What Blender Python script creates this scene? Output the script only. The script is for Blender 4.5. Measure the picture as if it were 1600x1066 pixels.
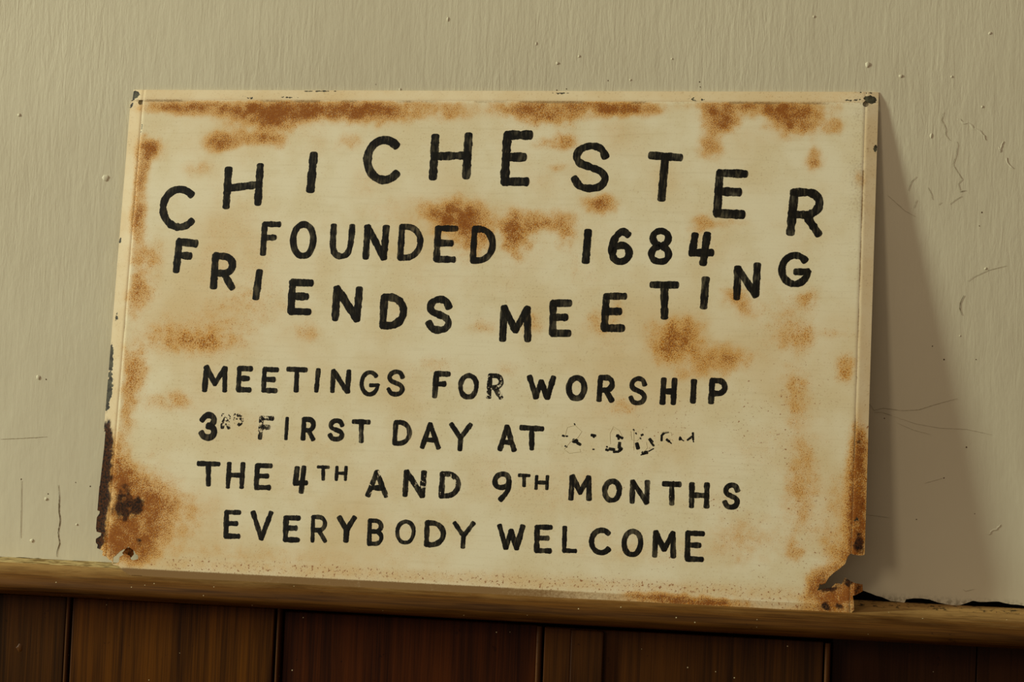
import bpy, bmesh, math, random
import numpy as np
from mathutils import Matrix, Vector

for o in list(bpy.data.objects):
    bpy.data.objects.remove(o)
SC = bpy.context.scene
COL = SC.collection

DATA_CAM = [0.95475,-2.35016,0.15327]
DATA_ROT = [0.19736,0.058416,0.038882]
DATA_H = 591.0
DATA_D = 0.0497
DATA_LEAN = 0.07749
DATA_LETTERS = [('CHICHESTER','C',[(49.7,467.3),(86.0,467.0),(52.0,420.7)],9.24,0),('CHICHESTER','H',[(130.3,491.8),(169.9,497.2),(130.7,446.4)],9.24,0),('CHICHESTER','I',[(236.1,511.2),(236.1,511.2),(234.9,468.2)],9.24,0),('CHICHESTER','C',[(302.1,530.2),(337.6,529.7),(303.8,481.6)],9.24,0),('CHICHESTER','H',[(384.4,534.8),(424.5,536.4),(384.4,485.7)],9.24,0),('CHICHESTER','E',[(471.3,537.5),(497.8,537.7),(471.0,481.3)],10.01,0),('CHICHESTER','S',[(553.2,524.8),(590.0,524.3),(554.2,474.3)],8.86,0),('CHICHESTER','T',[(642.3,514.5),(675.8,512.8),(640.0,464.6)],8.86,0),('CHICHESTER','E',[(722.7,494.6),(751.9,493.6),(721.7,447.2)],9.24,0),('CHICHESTER','R',[(809.1,472.9),(840.1,472.5),(806.1,425.7)],9.24,0),('FOUNDED','F',[(181.0,425.5),(199.1,425.4),(181.4,390.1)],6.93,0),('FOUNDED','O',[(217.3,425.9),(241.9,425.8),(218.8,387.9)],7.32,0),('FOUNDED','U',[(267.0,424.8),(289.7,424.7),(267.2,388.3)],7.32,0),('FOUNDED','N',[(308.3,424.5),(331.1,424.3),(308.4,388.2)],7.7,0),('FOUNDED','D',[(350.6,425.3),(374.1,425.2),(350.6,388.3)],7.32,0),('FOUNDED','E',[(394.7,424.2),(415.6,424.1),(394.6,387.2)],7.32,0),('FOUNDED','D',[(438.4,424.1),(461.0,424.0),(438.3,386.8)],7.32,0),('FRIENDS','F',[(75.1,402.2),(95.9,400.2),(74.0,367.4)],8.47,0),('FRIENDS','R',[(122.3,386.1),(145.4,385.3),(122.7,348.6)],8.47,0),('FRIENDS','I',[(178.7,367.5),(178.7,367.5),(176.5,336.5)],8.47,0),('FRIENDS','E',[(221.1,355.6),(243.4,355.3),(221.4,321.1)],8.47,0),('FRIENDS','N',[(275.9,349.4),(303.3,349.4),(276.1,313.6)],8.47,0),('FRIENDS','D',[(334.6,340.9),(358.7,341.0),(334.7,307.1)],8.47,0),('FRIENDS','S',[(389.1,339.6),(413.1,339.6),(390.2,303.3)],8.47,0),('1684','1',[(573.0,423.2),(573.0,423.2),(571.9,388.4)],8.47,0),('1684','6',[(601.4,423.6),(621.9,423.5),(602.0,388.4)],8.47,0),('1684','8',[(647.8,425.5),(668.1,425.4),(648.3,389.4)],7.7,0),('1684','4',[(694.5,422.1),(717.0,422.0),(693.9,388.7)],8.47,0),('MEETING','M',[(477.6,331.4),(507.2,332.1),(478.9,294.6)],8.09,0),('MEETING','E',[(536.2,338.5),(555.2,338.9),(537.3,303.4)],8.09,0),('MEETING','E',[(597.8,347.9),(618.9,348.4),(597.3,310.6)],8.09,0),('MEETING','T',[(650.5,362.4),(678.2,363.0),(652.2,325.5)],8.09,0),('MEETING','I',[(711.7,370.1),(711.7,370.1),(710.7,338.4)],8.09,0),('MEETING','N',[(747.6,383.3),(770.0,387.3),(747.8,349.4)],8.09,0),('MEETING','G',[(797.5,399.8),(826.9,399.7),(797.7,366.8)],8.09,0),('MEETINGS','M',[(120.3,251.0),(145.5,251.0),(121.0,223.9)],6.16,0),('MEETINGS','E',[(162.6,251.0),(176.8,250.9),(163.2,225.6)],6.16,0),('MEETINGS','E',[(193.9,250.4),(209.1,250.4),(194.4,225.5)],6.16,0),('MEETINGS','T',[(222.9,251.7),(244.6,251.7),(223.6,226.6)],6.16,0),('MEETINGS','I',[(259.7,251.8),(259.7,251.8),(259.0,227.1)],6.16,0),('MEETINGS','N',[(278.2,251.3),(296.9,251.2),(278.6,227.5)],6.16,0),('MEETINGS','G',[(313.0,251.0),(332.7,251.2),(313.9,224.9)],5.0,0),('MEETINGS','S',[(345.7,252.6),(362.6,252.8),(346.6,226.1)],5.39,0),('FOR','F',[(402.5,251.9),(417.0,252.0),(401.9,225.5)],6.54,0),('FOR','O',[(431.7,250.7),(450.4,250.9),(432.4,225.8)],6.16,0),('FOR','R',[(466.3,251.7),(480.5,251.8),(466.1,226.8)],6.16,0.35),('WORSHIP','W',[(513.1,251.5),(540.8,251.5),(514.3,228.4)],6.54,0),('WORSHIP','O',[(559.5,251.9),(577.3,252.1),(560.0,228.4)],6.54,0),('WORSHIP','R',[(595.8,253.4),(610.3,253.4),(595.4,227.3)],6.54,0),('WORSHIP','S',[(631.3,253.4),(647.2,253.6),(631.7,225.3)],5.78,0),('WORSHIP','H',[(668.8,253.2),(681.1,253.2),(668.4,226.6)],6.54,0.15),('WORSHIP','I',[(703.2,252.2),(703.2,252.2),(703.0,228.9)],6.54,0),('WORSHIP','P',[(723.8,253.5),(738.7,253.4),(723.4,229.2)],6.54,0),('THIRD','3',[(120.1,193.7),(135.9,193.9),(121.3,167.1)],7.7,0),('THIRD','R',[(146.4,194.0),(154.5,194.1),(146.6,179.9)],4.62,0.5),('THIRD','D',[(162.1,195.2),(169.7,195.3),(162.3,183.6)],4.62,0.5),('FIRST','F',[(194.2,193.0),(207.4,193.0),(194.0,169.3)],5.78,0.4),('FIRST','I',[(225.7,193.6),(225.7,193.6),(225.8,169.4)],4.62,0),('FIRST','R',[(246.5,193.1),(258.7,193.1),(246.7,169.9)],5.78,0),('FIRST','S',[(278.6,192.8),(293.5,193.0),(279.4,171.0)],5.78,0),('FIRST','T',[(306.8,192.3),(325.1,192.4),(308.3,169.6)],5.78,0.12),('DAY','D',[(357.6,193.4),(374.6,193.5),(357.6,168.7)],5.78,0.12),('DAY','A',[(389.4,192.5),(408.3,192.6),(391.1,165.8)],5.78,0),('DAY','Y',[(424.0,193.7),(446.5,193.8),(425.7,164.8)],5.78,0),('AT','A',[(481.5,192.8),(497.9,192.9),(483.0,166.3)],6.16,0),('AT','T',[(506.4,192.3),(530.7,191.9),(507.7,169.0)],6.16,0),('THE','T',[(120.1,136.1),(145.0,136.6),(122.0,111.5)],6.16,0),('THE','H',[(158.5,137.6),(175.4,137.9),(158.8,110.3)],6.16,0),('THE','E',[(193.2,136.4),(209.5,136.7),(193.5,111.1)],6.16,0),('FOURTH','4',[(240.0,136.0),(253.7,136.2),(240.3,107.6)],6.54,0.2),('FOURTH','T',[(267.4,137.6),(279.8,137.8),(268.4,123.4)],4.24,0),('FOURTH','H',[(290.3,138.5),(301.1,138.7),(290.4,123.9)],4.24,0),('AND','A',[(327.6,134.3),(349.4,134.7),(329.4,107.3)],6.54,0.25),('AND','N',[(374.0,136.1),(394.8,136.5),(374.0,109.1)],6.54,0.3),('AND','D',[(416.9,135.3),(436.4,135.7),(416.8,109.9)],6.54,0.28),('EVERYBODY','E',[(159.4,80.1),(175.1,80.5),(160.6,52.4)],6.16,0),('EVERYBODY','V',[(192.0,80.9),(213.7,81.9),(194.2,51.0)],6.16,0),('EVERYBODY','E',[(232.5,76.9),(248.0,77.3),(233.5,51.2)],6.54,0),('EVERYBODY','R',[(265.5,78.9),(280.5,79.3),(266.5,51.3)],5.39,0),('EVERYBODY','Y',[(297.1,79.7),(314.9,80.2),(298.8,53.6)],6.54,0),('EVERYBODY','B',[(333.7,77.8),(348.3,78.1),(334.6,51.2)],5.39,0),('EVERYBODY','O',[(367.1,78.4),(386.3,78.9),(367.8,54.2)],5.0,0),('EVERYBODY','D',[(402.2,78.4),(421.6,78.9),(403.0,53.4)],6.16,0),('EVERYBODY','Y',[(434.7,79.6),(456.4,80.1),(436.3,52.5)],5.39,0),('NINTH','9',[(478.8,138.2),(496.0,138.5),(479.5,108.9)],6.16,0),('NINTH','T',[(507.0,137.5),(518.5,137.7),(507.6,125.7)],4.24,0),('NINTH','H',[(527.4,137.2),(540.0,137.4),(527.3,123.2)],4.24,0),('MONTHS','M',[(567.9,138.3),(588.5,138.5),(568.6,113.5)],6.16,0.1),('MONTHS','O',[(606.9,134.8),(623.3,135.2),(607.2,113.2)],6.16,0),('MONTHS','N',[(638.3,135.5),(655.3,135.6),(638.9,112.6)],6.16,0),('MONTHS','T',[(674.2,134.4),(691.7,134.6),(675.1,112.5)],6.16,0.15),('MONTHS','H',[(705.9,135.5),(722.9,135.6),(706.4,110.7)],6.16,0),('MONTHS','S',[(743.5,136.0),(757.6,136.2),(743.7,111.2)],6.16,0),('WELCOME','W',[(487.5,78.8),(514.3,79.2),(488.8,54.0)],6.16,0),('WELCOME','E',[(531.1,79.2),(546.8,79.5),(531.9,52.7)],6.16,0),('WELCOME','L',[(563.1,80.0),(575.8,80.2),(563.8,54.0)],5.39,0),('WELCOME','C',[(594.3,78.9),(613.7,79.4),(594.7,53.5)],6.16,0),('WELCOME','O',[(631.8,78.9),(650.3,79.4),(632.2,52.7)],6.16,0),('WELCOME','M',[(666.7,79.5),(687.4,79.8),(667.3,53.2)],6.16,0),('WELCOME','E',[(703.5,80.1),(720.2,80.3),(704.2,51.3)],6.16,0)]
DATA_FLAKES = [(2.75,[(555.3,184.9),(557.0,184.5)]),(2.0,[(559.5,184.4),(560.7,184.5)]),(4.5,[(568.2,179.4),(571.8,179.0)]),(3.25,[(573.1,176.9),(576.0,175.5)]),(2.0,[(558.8,173.1),(560.4,172.3)]),(1.5,[(568.1,199.1),(568.8,197.9)]),(3.0,[(588.6,186.7),(592.9,186.2)]),(2.25,[(590.3,185.6),(591.5,184.4)]),(1.75,[(591.0,170.4),(592.2,170.5)]),(3.25,[(618.0,187.1),(624.1,184.7)]),(2.75,[(619.2,187.8),(620.0,183.4)]),(4.25,[(621.4,178.7),(621.0,174.2),(623.5,171.9)]),(3.75,[(610.4,171.6),(615.2,171.3)]),(2.75,[(606.2,170.7),(608.3,170.1)]),(3.25,[(615.3,168.6),(620.1,168.8),(623.5,171.9)]),(1.75,[(606.7,174.2),(607.4,173.7)]),(1.75,[(636.5,194.9),(637.1,193.8)]),(1.75,[(639.3,190.9),(640.1,190.1)]),(4.25,[(641.1,178.7),(642.8,173.8)]),(2.5,[(646.0,188.7),(647.5,189.4)]),(1.75,[(644.4,185.7),(645.4,184.6)]),(4.25,[(648.7,168.3),(652.8,169.2)]),(1.5,[(655.1,170.7),(660.4,173.8)]),(3.75,[(655.7,184.3),(658.2,181.5)]),(2.75,[(657.7,180.3),(660.4,177.4)]),(1.5,[(646.4,166.2),(647.8,166.6)]),(2.75,[(669.2,183.6),(669.2,189.0),(671.4,192.0)]),(1.75,[(671.4,192.0),(676.7,193.0)]),(2.75,[(675.1,184.7),(677.7,182.8)]),(1.5,[(677.7,182.8),(680.5,180.5)]),(2.25,[(689.7,185.0),(690.0,188.0),(691.4,185.6)]),(1.25,[(691.4,185.6),(694.3,184.0)]),(2.25,[(698.7,185.1),(703.5,189.0)]),(2.5,[(704.5,193.2),(705.0,186.1)]),(1.5,[(705.0,186.1),(705.6,183.2)])]
DATA_GHOST = [[(558.0,185.0),(559.9,194.6),(568.8,197.3),(577.0,190.5),(572.6,183.1),(564.4,178.1),(557.6,169.4),(563.8,164.9),(577.0,167.2),(575.6,170.1)],[(612.7,197.7),(620.1,193.2),(624.0,186.2)],[(610.7,177.4),(609.5,189.2),(612.8,196.5)],[(633.3,192.5),(634.9,183.0),(640.9,182.0),(645.5,186.9)],[(636.8,193.8),(637.9,171.2)],[(651.7,181.2),(653.2,174.2),(648.7,169.3)],[(667.8,192.5),(679.7,192.9),(680.4,189.4)]]
DATA_OUTLINE = [(-0.4,590.9),(0.9,391.6),(-0.4,274.0),(-0.3,150.3),(-2.0,104.2),(-2.7,75.6),(0.8,74.5),(0.4,71.6),(-2.9,66.6),(-3.2,57.6),(-1.2,50.0),(5.0,48.9),(4.6,45.7),(-1.6,41.6),(-1.2,37.1),(1.5,34.7),(1.0,30.8),(8.9,28.0),(8.8,22.2),(14.2,21.2),(17.9,17.5),(21.0,17.1),(22.8,12.0),(30.7,11.1),(33.8,6.8),(42.3,2.1),(46.5,0.4),(47.0,1.1),(884.3,-1.5),(884.4,-2.3),(890.5,3.8),(889.7,13.2),(888.4,19.5),(886.4,35.2),(878.9,39.1),(876.0,31.5),(869.7,32.8),(865.6,27.8),(858.3,25.9),(849.0,22.8),(851.5,27.1),(851.8,31.9),(853.5,29.4),(858.2,31.7),(862.1,38.8),(867.2,43.8),(872.3,47.7),(879.0,53.9),(881.4,61.4),(884.4,65.8),(888.1,64.7),(894.9,63.9),(899.6,64.9),(900.6,66.5),(900.5,68.7),(899.1,226.5),(899.5,408.0),(900.0,591.1)]
DATA_HOLE = [(22.8,21.0),(25.6,23.0),(30.0,27.7),(35.5,31.5),(36.6,29.7),(38.4,32.6),(41.0,34.0),(45.3,31.6),(48.9,29.2),(50.1,26.1),(53.3,25.0),(54.3,20.5),(50.4,19.1),(46.4,18.3),(43.5,20.7),(44.7,22.4),(42.6,23.8),(38.3,25.5),(36.0,26.1),(33.8,23.4),(30.5,21.3),(30.4,15.6),(27.8,14.2),(24.5,12.8),(22.5,15.2)]
DATA_FLAP2 = [(886.2,35.2),(890.6,33.3),(898.2,32.6),(898.8,25.3),(891.0,20.2),(888.1,19.3)]
DATA_HOLES = [(11.2,575.2),(885.7,576.4)]
DATA_RUST = [(37,570,23.1,6.9,0.5),(78,569,50.1,7.7,0.65),(160,567,46.2,6.9,0.6),(224,565,73.2,10.8,0.85),(169,556,37.0,13.9,0.75),(185,550,23.1,10.8,0.5),(312,564,38.5,11.6,0.8),(276,568,46.2,6.9,0.6),(390,572,30.8,6.2,0.35),(402,564,23.1,8.5,0.4),(498,569,46.2,9.2,0.6),(521,561,32.3,10.8,0.65),(601,571,32.3,8.5,0.9),(636,568,16.9,6.2,0.45),(551,574,46.2,4.6,0.4),(68,291,30.8,19.2,0.22),(366,330,46.2,23.1,0.1),(268,160,61.6,30.8,0.1),(544,126,69.3,38.5,0.12),(650,58,92.4,15.4,0.15),(215,31,123.2,10.8,0.2),(720,564,18.5,11.6,0.8),(721,551,13.9,10.8,0.75),(760,574,53.9,5.4,0.55),(805,567,29.3,10.8,0.85),(805,552,20.8,12.3,0.8),(779,567,19.2,6.2,0.5),(850,550,9.2,6.9,0.55),(830,512,8.5,10.8,0.6),(712,525,12.3,13.1,0.5),(883,490,6.2,10.8,0.3),(118,529,21.6,7.7,0.6),(114,521,12.3,9.2,0.55),(126,526,16.9,7.7,0.4),(158,532,24.6,6.9,0.6),(187,527,19.2,7.7,0.35),(94,492,15.4,10.8,0.3),(279,527,16.9,10.8,0.28),(29,517,13.9,10.8,0.75),(22,511,8.5,16.9,0.6),(21,479,6.9,20.0,0.5),(21,435,8.5,19.2,0.7),(23,396,6.9,23.1,0.3),(14,463,4.6,46.2,0.3),(40,384,16.9,19.2,0.4),(25,337,9.2,23.1,0.5),(35,341,15.4,15.4,0.3),(108,285,42.4,13.9,0.4),(89,280,19.2,9.2,0.3),(117,280,13.9,7.7,0.35),(138,313,46.2,38.5,0.18),(30,252,13.9,23.1,0.5),(28,228,9.2,23.1,0.4),(78,207,30.8,12.3,0.3),(90,213,10.8,6.2,0.3),(27,190,9.2,30.8,0.3),(79,153,23.1,15.4,0.1),(417,437,29.3,16.9,0.75),(405,445,23.1,11.6,0.5),(437,426,20.0,20.0,0.5),(419,441,11.6,9.2,0.4),(434,403,19.2,19.2,0.35),(487,414,15.4,18.5,0.7),(483,431,11.6,19.2,0.35),(520,434,26.2,11.6,0.55),(548,423,10.8,16.9,0.4),(587,454,13.9,9.2,0.65),(580,459,19.2,6.2,0.3),(531,527,23.1,7.7,0.45),(542,532,7.7,10.8,0.3),(534,499,10.8,5.4,0.3),(343,440,46.2,23.1,0.15),(707,438,12.3,7.7,0.35),(700,423,9.2,13.9,0.25),(736,435,23.1,7.7,0.2),(680,304,23.1,16.9,0.65),(673,289,16.9,15.4,0.5),(698,312,15.4,19.2,0.3),(747,351,13.9,10.8,0.5),(761,335,12.3,10.8,0.4),(724,279,30.8,12.3,0.5),(743,280,15.4,15.4,0.25),(806,322,26.9,30.8,0.25),(817,304,13.9,12.3,0.35),(828,352,9.2,10.8,0.35),(873,273,8.5,12.3,0.6),(860,312,23.1,6.2,0.2),(819,253,15.4,15.4,0.35),(820,224,13.9,19.2,0.35),(703,260,23.1,7.7,0.3),(594,316,16.9,13.9,0.3),(612,335,7.7,11.6,0.25),(512,312,10.8,10.8,0.35),(455,308,13.9,9.2,0.28),(243,296,13.9,9.2,0.35),(189,333,46.2,30.8,0.15),(329,294,30.8,15.4,0.12),(561,375,6.2,15.4,0.15),(621,221,23.1,9.2,0.3),(484,261,19.2,9.2,0.2),(401,262,23.1,9.2,0.2),(830,159,13.9,30.8,0.3),(827,116,16.9,34.6,0.3),(870,118,16.9,38.5,0.25),(765,78,34.6,23.1,0.28),(884,112,9.2,46.2,0.35),(822,66,9.2,12.3,0.35),(864,75,19.2,15.4,0.2),(775,179,46.2,19.2,0.12),(35,94,20.0,30.8,0.95),(49,76,26.9,30.8,0.6),(72,92,30.8,23.1,0.35),(32,41,23.1,20.0,1.0),(52,38,19.2,15.4,0.7),(58,65,38.5,30.8,0.4),(100,86,53.9,13.9,0.2),(95,55,61.6,15.4,0.2),(21,120,12.3,23.1,0.6),(14,151,10.8,30.8,0.4),(48,21,15.4,9.2,0.5),(880,65,12.3,7.7,0.8),(869,45,9.2,7.7,0.6),(855,36,12.3,9.2,0.9),(850,27,9.2,10.8,0.8),(866,16,24.6,12.3,0.75),(880,23,12.3,15.4,0.9),(859,1,30.8,6.2,0.5),(714,4,57.8,6.2,0.85),(660,9,30.8,3.9,0.4),(891,169,7.7,30.8,0.8),(892,119,7.7,38.5,0.9),(892,80,9.2,19.2,0.9),(893,190,6.2,7.7,0.6),(885,133,4.6,61.6,0.35)]
DATA_CORR = [(2,158,7.7,23.1,0.9),(2,127,7.7,30.8,1.0),(2,89,7.7,30.8,1.0),(-2,58,7.7,30.8,1.0),(1,40,7.7,12.3,0.9),(31,106,10.8,13.9,0.5),(48,87,7.7,7.7,0.75),(41,76,13.9,10.8,0.5),(54,40,6.2,6.2,0.6),(27,79,12.3,20.0,0.5),(893,77,6.2,12.3,0.75),(894,112,4.6,23.1,0.4),(878,35,13.9,6.2,0.7),(859,26,12.3,3.9,0.7),(859,5,6.2,5.4,0.7),(875,7,4.6,3.9,0.7),(866,19,23.1,7.7,0.25),(853,40,6.2,6.2,0.4),(889,190,3.9,3.1,0.6)]
DATA_CHIP = [(2,582,3.9,6.9,0.75),(5,586,3.9,3.1,0.7),(0,571,2.3,4.6,0.75),(-1,258,3.1,13.9,0.95),(-1,270,2.3,7.7,0.9),(1,227,3.9,15.4,0.95),(0,208,3.9,13.9,0.95),(2,308,2.3,4.6,0.8),(892,583,6.2,3.9,0.8),(875,581,9.2,2.3,0.55),(880,590,19.2,1.2,0.6),(861,581,7.7,1.2,0.5),(892,580,6.2,3.9,0.8),(898,526,2.3,6.9,0.9),(891,104,4.6,6.2,0.6),(195,582,15.4,1.5,0.6),(146,581,13.9,3.1,0.45),(690,581,23.1,3.1,0.5),(535,588,13.9,1.2,0.75),(238,590,30.8,0.9,0.8),(15,539,1.9,15.4,0.5),(10,575,3.9,3.9,0.3),(-1,403,1.5,3.9,0.8)]
DATA_CRACKS = [(1.1,[(-0.0712,0.094),(-0.0701,0.0878),(-0.0701,0.0729),(-0.0674,0.0582),(-0.0695,0.0444),(-0.0667,0.0314),(-0.0694,0.0221),(-0.0698,0.0154)]),(0.5,[(-0.0725,0.1026),(-0.0712,0.094)]),(0.5,[(-0.1517,0.1555),(-0.125,0.1575),(-0.1036,0.1593),(-0.0904,0.1607)]),(0.4,[(-0.1207,0.1057),(-0.119,0.0659),(-0.1181,0.036)]),(0.5,[(0.9729,0.5665),(0.9705,0.5579),(0.9754,0.5486),(0.9756,0.5404),(0.9803,0.5343)]),(0.5,[(0.9877,0.5333),(0.9892,0.5292),(0.9881,0.5189),(0.9848,0.5066),(0.9896,0.4984),(0.9952,0.4907),(0.9948,0.4893),(0.9909,0.4851),(0.9931,0.478),(0.9981,0.4768)]),(0.7,[(0.9932,0.4756),(1.0001,0.4775)]),(0.5,[(0.9953,0.4709),(0.9884,0.4667),(0.9822,0.4615)]),(0.4,[(0.9726,0.4638),(0.9697,0.4607)]),(0.5,[(0.9444,0.4926),(0.939,0.4866),(0.9359,0.4763)]),(0.4,[(0.9572,0.4806),(0.9614,0.4735),(0.9629,0.4664)]),(0.5,[(0.9133,0.4708),(0.9236,0.4617),(0.9329,0.4536),(0.9451,0.4466)]),(0.4,[(0.9456,0.4661),(0.9428,0.4568)]),(0.8,[(1.0006,0.3589),(0.997,0.35),(0.9965,0.3435),(0.9989,0.3361)]),(0.3,[(1.0043,0.3746),(1.0105,0.3796),(1.0261,0.3874),(1.0464,0.3933)]),(0.5,[(0.8985,0.235),(0.9048,0.2262),(0.9155,0.229),(0.9348,0.2267),(0.9539,0.2283),(0.9728,0.235),(0.9963,0.2424)]),(0.6,[(0.9049,0.2238),(0.9145,0.2241),(0.9254,0.2205)]),(0.35,[(0.9266,0.2201),(0.9519,0.2124),(0.9782,0.2085),(1.0067,0.2083),(1.0351,0.2032)]),(0.3,[(0.9304,0.2129),(0.9497,0.2051),(0.9689,0.2009)]),(0.35,[(0.9632,0.1461),(0.9832,0.1527)]),(0.3,[(0.8997,0.1083),(0.9261,0.1058)]),(0.4,[(1.0076,0.03),(1.0112,0.0278),(1.0206,0.0307)])]
DATA_BLISTERS = [(0.8868,0.621,0.0047,0.0047),(0.8242,0.6768,0.0023,0.0023),(0.5264,0.6225,0.0031,0.0027),(0.5001,0.6461,0.0019,0.0031),(0.9246,0.6078,0.0039,0.0031),(1.0221,0.6569,0.0031,0.0023),(-0.0312,0.4804,0.007,0.0062),(0.9809,0.6071,0.0023,0.0023),(1.0157,0.5729,0.0023,0.0023),(-0.1492,0.5574,0.0039,0.0031),(-0.1056,0.2328,0.0047,0.0039),(1.0238,0.3893,0.0023,0.0023),(0.9599,0.5397,0.0023,0.0047),(0.9976,0.3129,0.0016,0.0016),(0.3918,0.6756,0.0023,0.0039),(0.552,0.6308,0.0023,0.0023),(0.6617,0.6277,0.0023,0.0019),(0.6137,0.6028,0.0023,0.0019),(0.3365,0.5908,0.0023,0.0031),(-0.0872,0.0846,0.0039,0.0031),(-0.1028,0.0333,0.0039,0.0031),(-0.0457,0.0553,0.0023,0.0023)]
DATA_RIDGES = [[(1.0474,0.1029),(1.0424,0.0984),(1.0338,0.092)],[(0.988,0.56),(0.9962,0.5539),(1.0041,0.5529),(1.0062,0.5478),(1.0153,0.5438),(1.0208,0.5356)],[(1.0345,0.5275),(1.0366,0.5214),(1.0398,0.5337)],[(1.0436,0.5153),(1.0448,0.5103),(1.0518,0.5032)]]
DATA_MARKS = [(0.3062,0.5969,1),(0.6947,0.6007,1.6),(0.6957,0.5947,1.6),(-0.0954,0.2307,2),(-0.1212,0.1075,2),(-0.0309,0.1025,2.2),(-0.0851,0.091,1.8),(-0.0501,0.1064,1.5),(1.0078,0.1882,2),(1.018,0.4529,2),(1.0156,0.4376,1.3),(0.9842,0.1529,1.5),(0.9552,0.1052,1.5),(0.9167,0.2174,1.5),(1.0187,0.1144,1.2),(0.5268,0.5905,1.5),(0.5382,0.592,1.5),(0.5873,0.602,1.5),(0.9676,0.3006,1.5),(0.9807,0.2858,2),(1.0158,0.2868,1.3)]
DATA_PLASTER = [(-0.3141,0.0142),(-0.1437,0.015),(-0.0934,0.0151),(-0.0683,0.0131),(-0.0103,0.0128),(0.0552,0.0128),(0.8639,0.0191),(0.8881,0.0203),(0.8973,0.0226),(0.9066,0.0202),(0.9195,0.0169),(0.9295,0.0124),(0.9443,0.0125),(0.9463,0.0151),(0.9631,0.0181),(0.9716,0.0167),(0.9878,0.0122),(1.0039,0.012),(1.0191,0.017),(1.0343,0.0178),(1.0468,0.0177),(1.0607,0.016),(1.0745,0.0146),(1.102,0.0142),(1.2107,0.0136)]
DATA_PX = {'a1': -0.0413,'b0': -0.036,'bw': -0.0328,'b1': 0.2194,'b2': 0.2229,'c0': 0.2268,'cw': 0.2311,'c1': 0.5318,'d0': 0.5343,'d1': 0.5406,'d2': 0.5432,'e0': 0.5749,'e1': 0.6121,'f0': 0.6175,'f1': 0.8576,'g0': 0.8594,'g1': 0.8653,'j': 1.0237}
DATA_PZ = {'railbot': -0.0279,'railbotR': -0.0306,'railbotL': -0.0303,'Btop': -0.0305,'Ctop': -0.0325,'Dtop': -0.0342,'e': -0.0353,'Ftop': -0.0317,'Etop': -0.0427,'Atop': -0.0306,'sr': 0.0019,'wall': 0.0106}

# ------------------------------------------------------------------ camera
yaw, pitch, roll = DATA_ROT
cam_data = bpy.data.cameras.new('camera')
cam = bpy.data.objects.new('camera', cam_data)
COL.objects.link(cam)
SC.camera = cam
cam_data.sensor_width = 36.0
cam_data.lens = 3200 * 36.0 / 1600
cam_data.clip_start = .05
fw = Vector((-math.sin(yaw) * math.cos(pitch), math.cos(yaw) * math.cos(pitch), math.sin(pitch)))
rt = Vector((math.cos(yaw), math.sin(yaw), 0))
up = rt.cross(fw)
r2 = rt * math.cos(roll) + up * math.sin(roll)
u2 = up * math.cos(roll) - rt * math.sin(roll)
M = Matrix((r2, u2, -fw)).transposed().to_4x4()
M.translation = Vector(DATA_CAM)
cam.matrix_world = M

# ------------------------------------------------------------------ light
SC.view_settings.view_transform = 'Standard'
SC.view_settings.look = 'None'
SC.view_settings.gamma = 1
SC.view_settings.exposure = 0
world = bpy.data.worlds.new('room_light')
SC.world = world
world.use_nodes = True
world.node_tree.nodes['Background'].inputs[0].default_value = (1.0, .82, .66, 1)
world.node_tree.nodes['Background'].inputs[1].default_value = .27


def area(name, loc, target, sx, sy, power, color):
    l = bpy.data.lights.new(name, 'AREA')
    l.shape = 'RECTANGLE'
    l.size, l.size_y = sx, sy
    l.energy = power
    l.color = color
    o = bpy.data.objects.new(name, l)
    COL.objects.link(o)
    d = Vector(target) - Vector(loc)
    o.location = loc
    o.rotation_euler = d.to_track_quat('-Z', 'Y').to_euler()
    return o


# tall window in the left side wall of the room, light raking along the plaster
area('side_window_light', (-8.2, -2.36, 2.9), (.5, 0, .3), .90, 3.2, 960, (.90, 1.0, .86))
# second, farther window on the left behind the camera
area('front_window_light', (-2.6, -4.2, 1.9), (.5, 0, .3), .9, 1.8, 45, (1.0, .84, .66))

# ------------------------------------------------------------------ helpers
def link(name, me, mat=None, parent=None):
    o = bpy.data.objects.new(name, me)
    COL.objects.link(o)
    if mat:
        me.materials.append(mat)
    if parent:
        o.parent = parent
    return o


def mesh(name, verts, faces, smooth=False):
    me = bpy.data.meshes.new(name)
    me.from_pydata([tuple(v) for v in verts], [], faces)
    me.validate()
    if smooth:
        me.polygons.foreach_set('use_smooth', [True] * len(me.polygons))
    me.update()
    return me


def hashn(ix, iy, seed):
    n = (ix.astype(np.int64) * 374761393 + iy.astype(np.int64) * 668265263 + seed * 69069) & 0x7fffffff
    n = ((n ^ (n >> 13)) * 1274126177) & 0x7fffffff
    n = (n ^ (n >> 16)) & 0x7fffffff
    return n / float(0x7fffffff)


def vnoise(x, y, seed=0):
    x = np.asarray(x, float); y = np.asarray(y, float)
    ix = np.floor(x); iy = np.floor(y)
    fx = x - ix; fy = y - iy
    fx = fx * fx * (3 - 2 * fx); fy = fy * fy * (3 - 2 * fy)
    a = hashn(ix, iy, seed); b = hashn(ix + 1, iy, seed)
    c = hashn(ix, iy + 1, seed); d = hashn(ix + 1, iy + 1, seed)
    return (a * (1 - fx) + b * fx) * (1 - fy) + (c * (1 - fx) + d * fx) * fy


def fbm(x, y, seed=0, oct=4):
    s = 0; a = .5; t = 0
    for k in range(oct):
        s = s + a * vnoise(np.asarray(x) * 2 ** k, np.asarray(y) * 2 ** k, seed + k * 17); t += a; a *= .5
    return s / t


def srgb(r, g, b):
    f = lambda c: (c / 255) / 12.92 if c / 255 <= .04045 else ((c / 255 + .055) / 1.055) ** 2.4
    return (f(r), f(g), f(b), 1)


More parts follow.
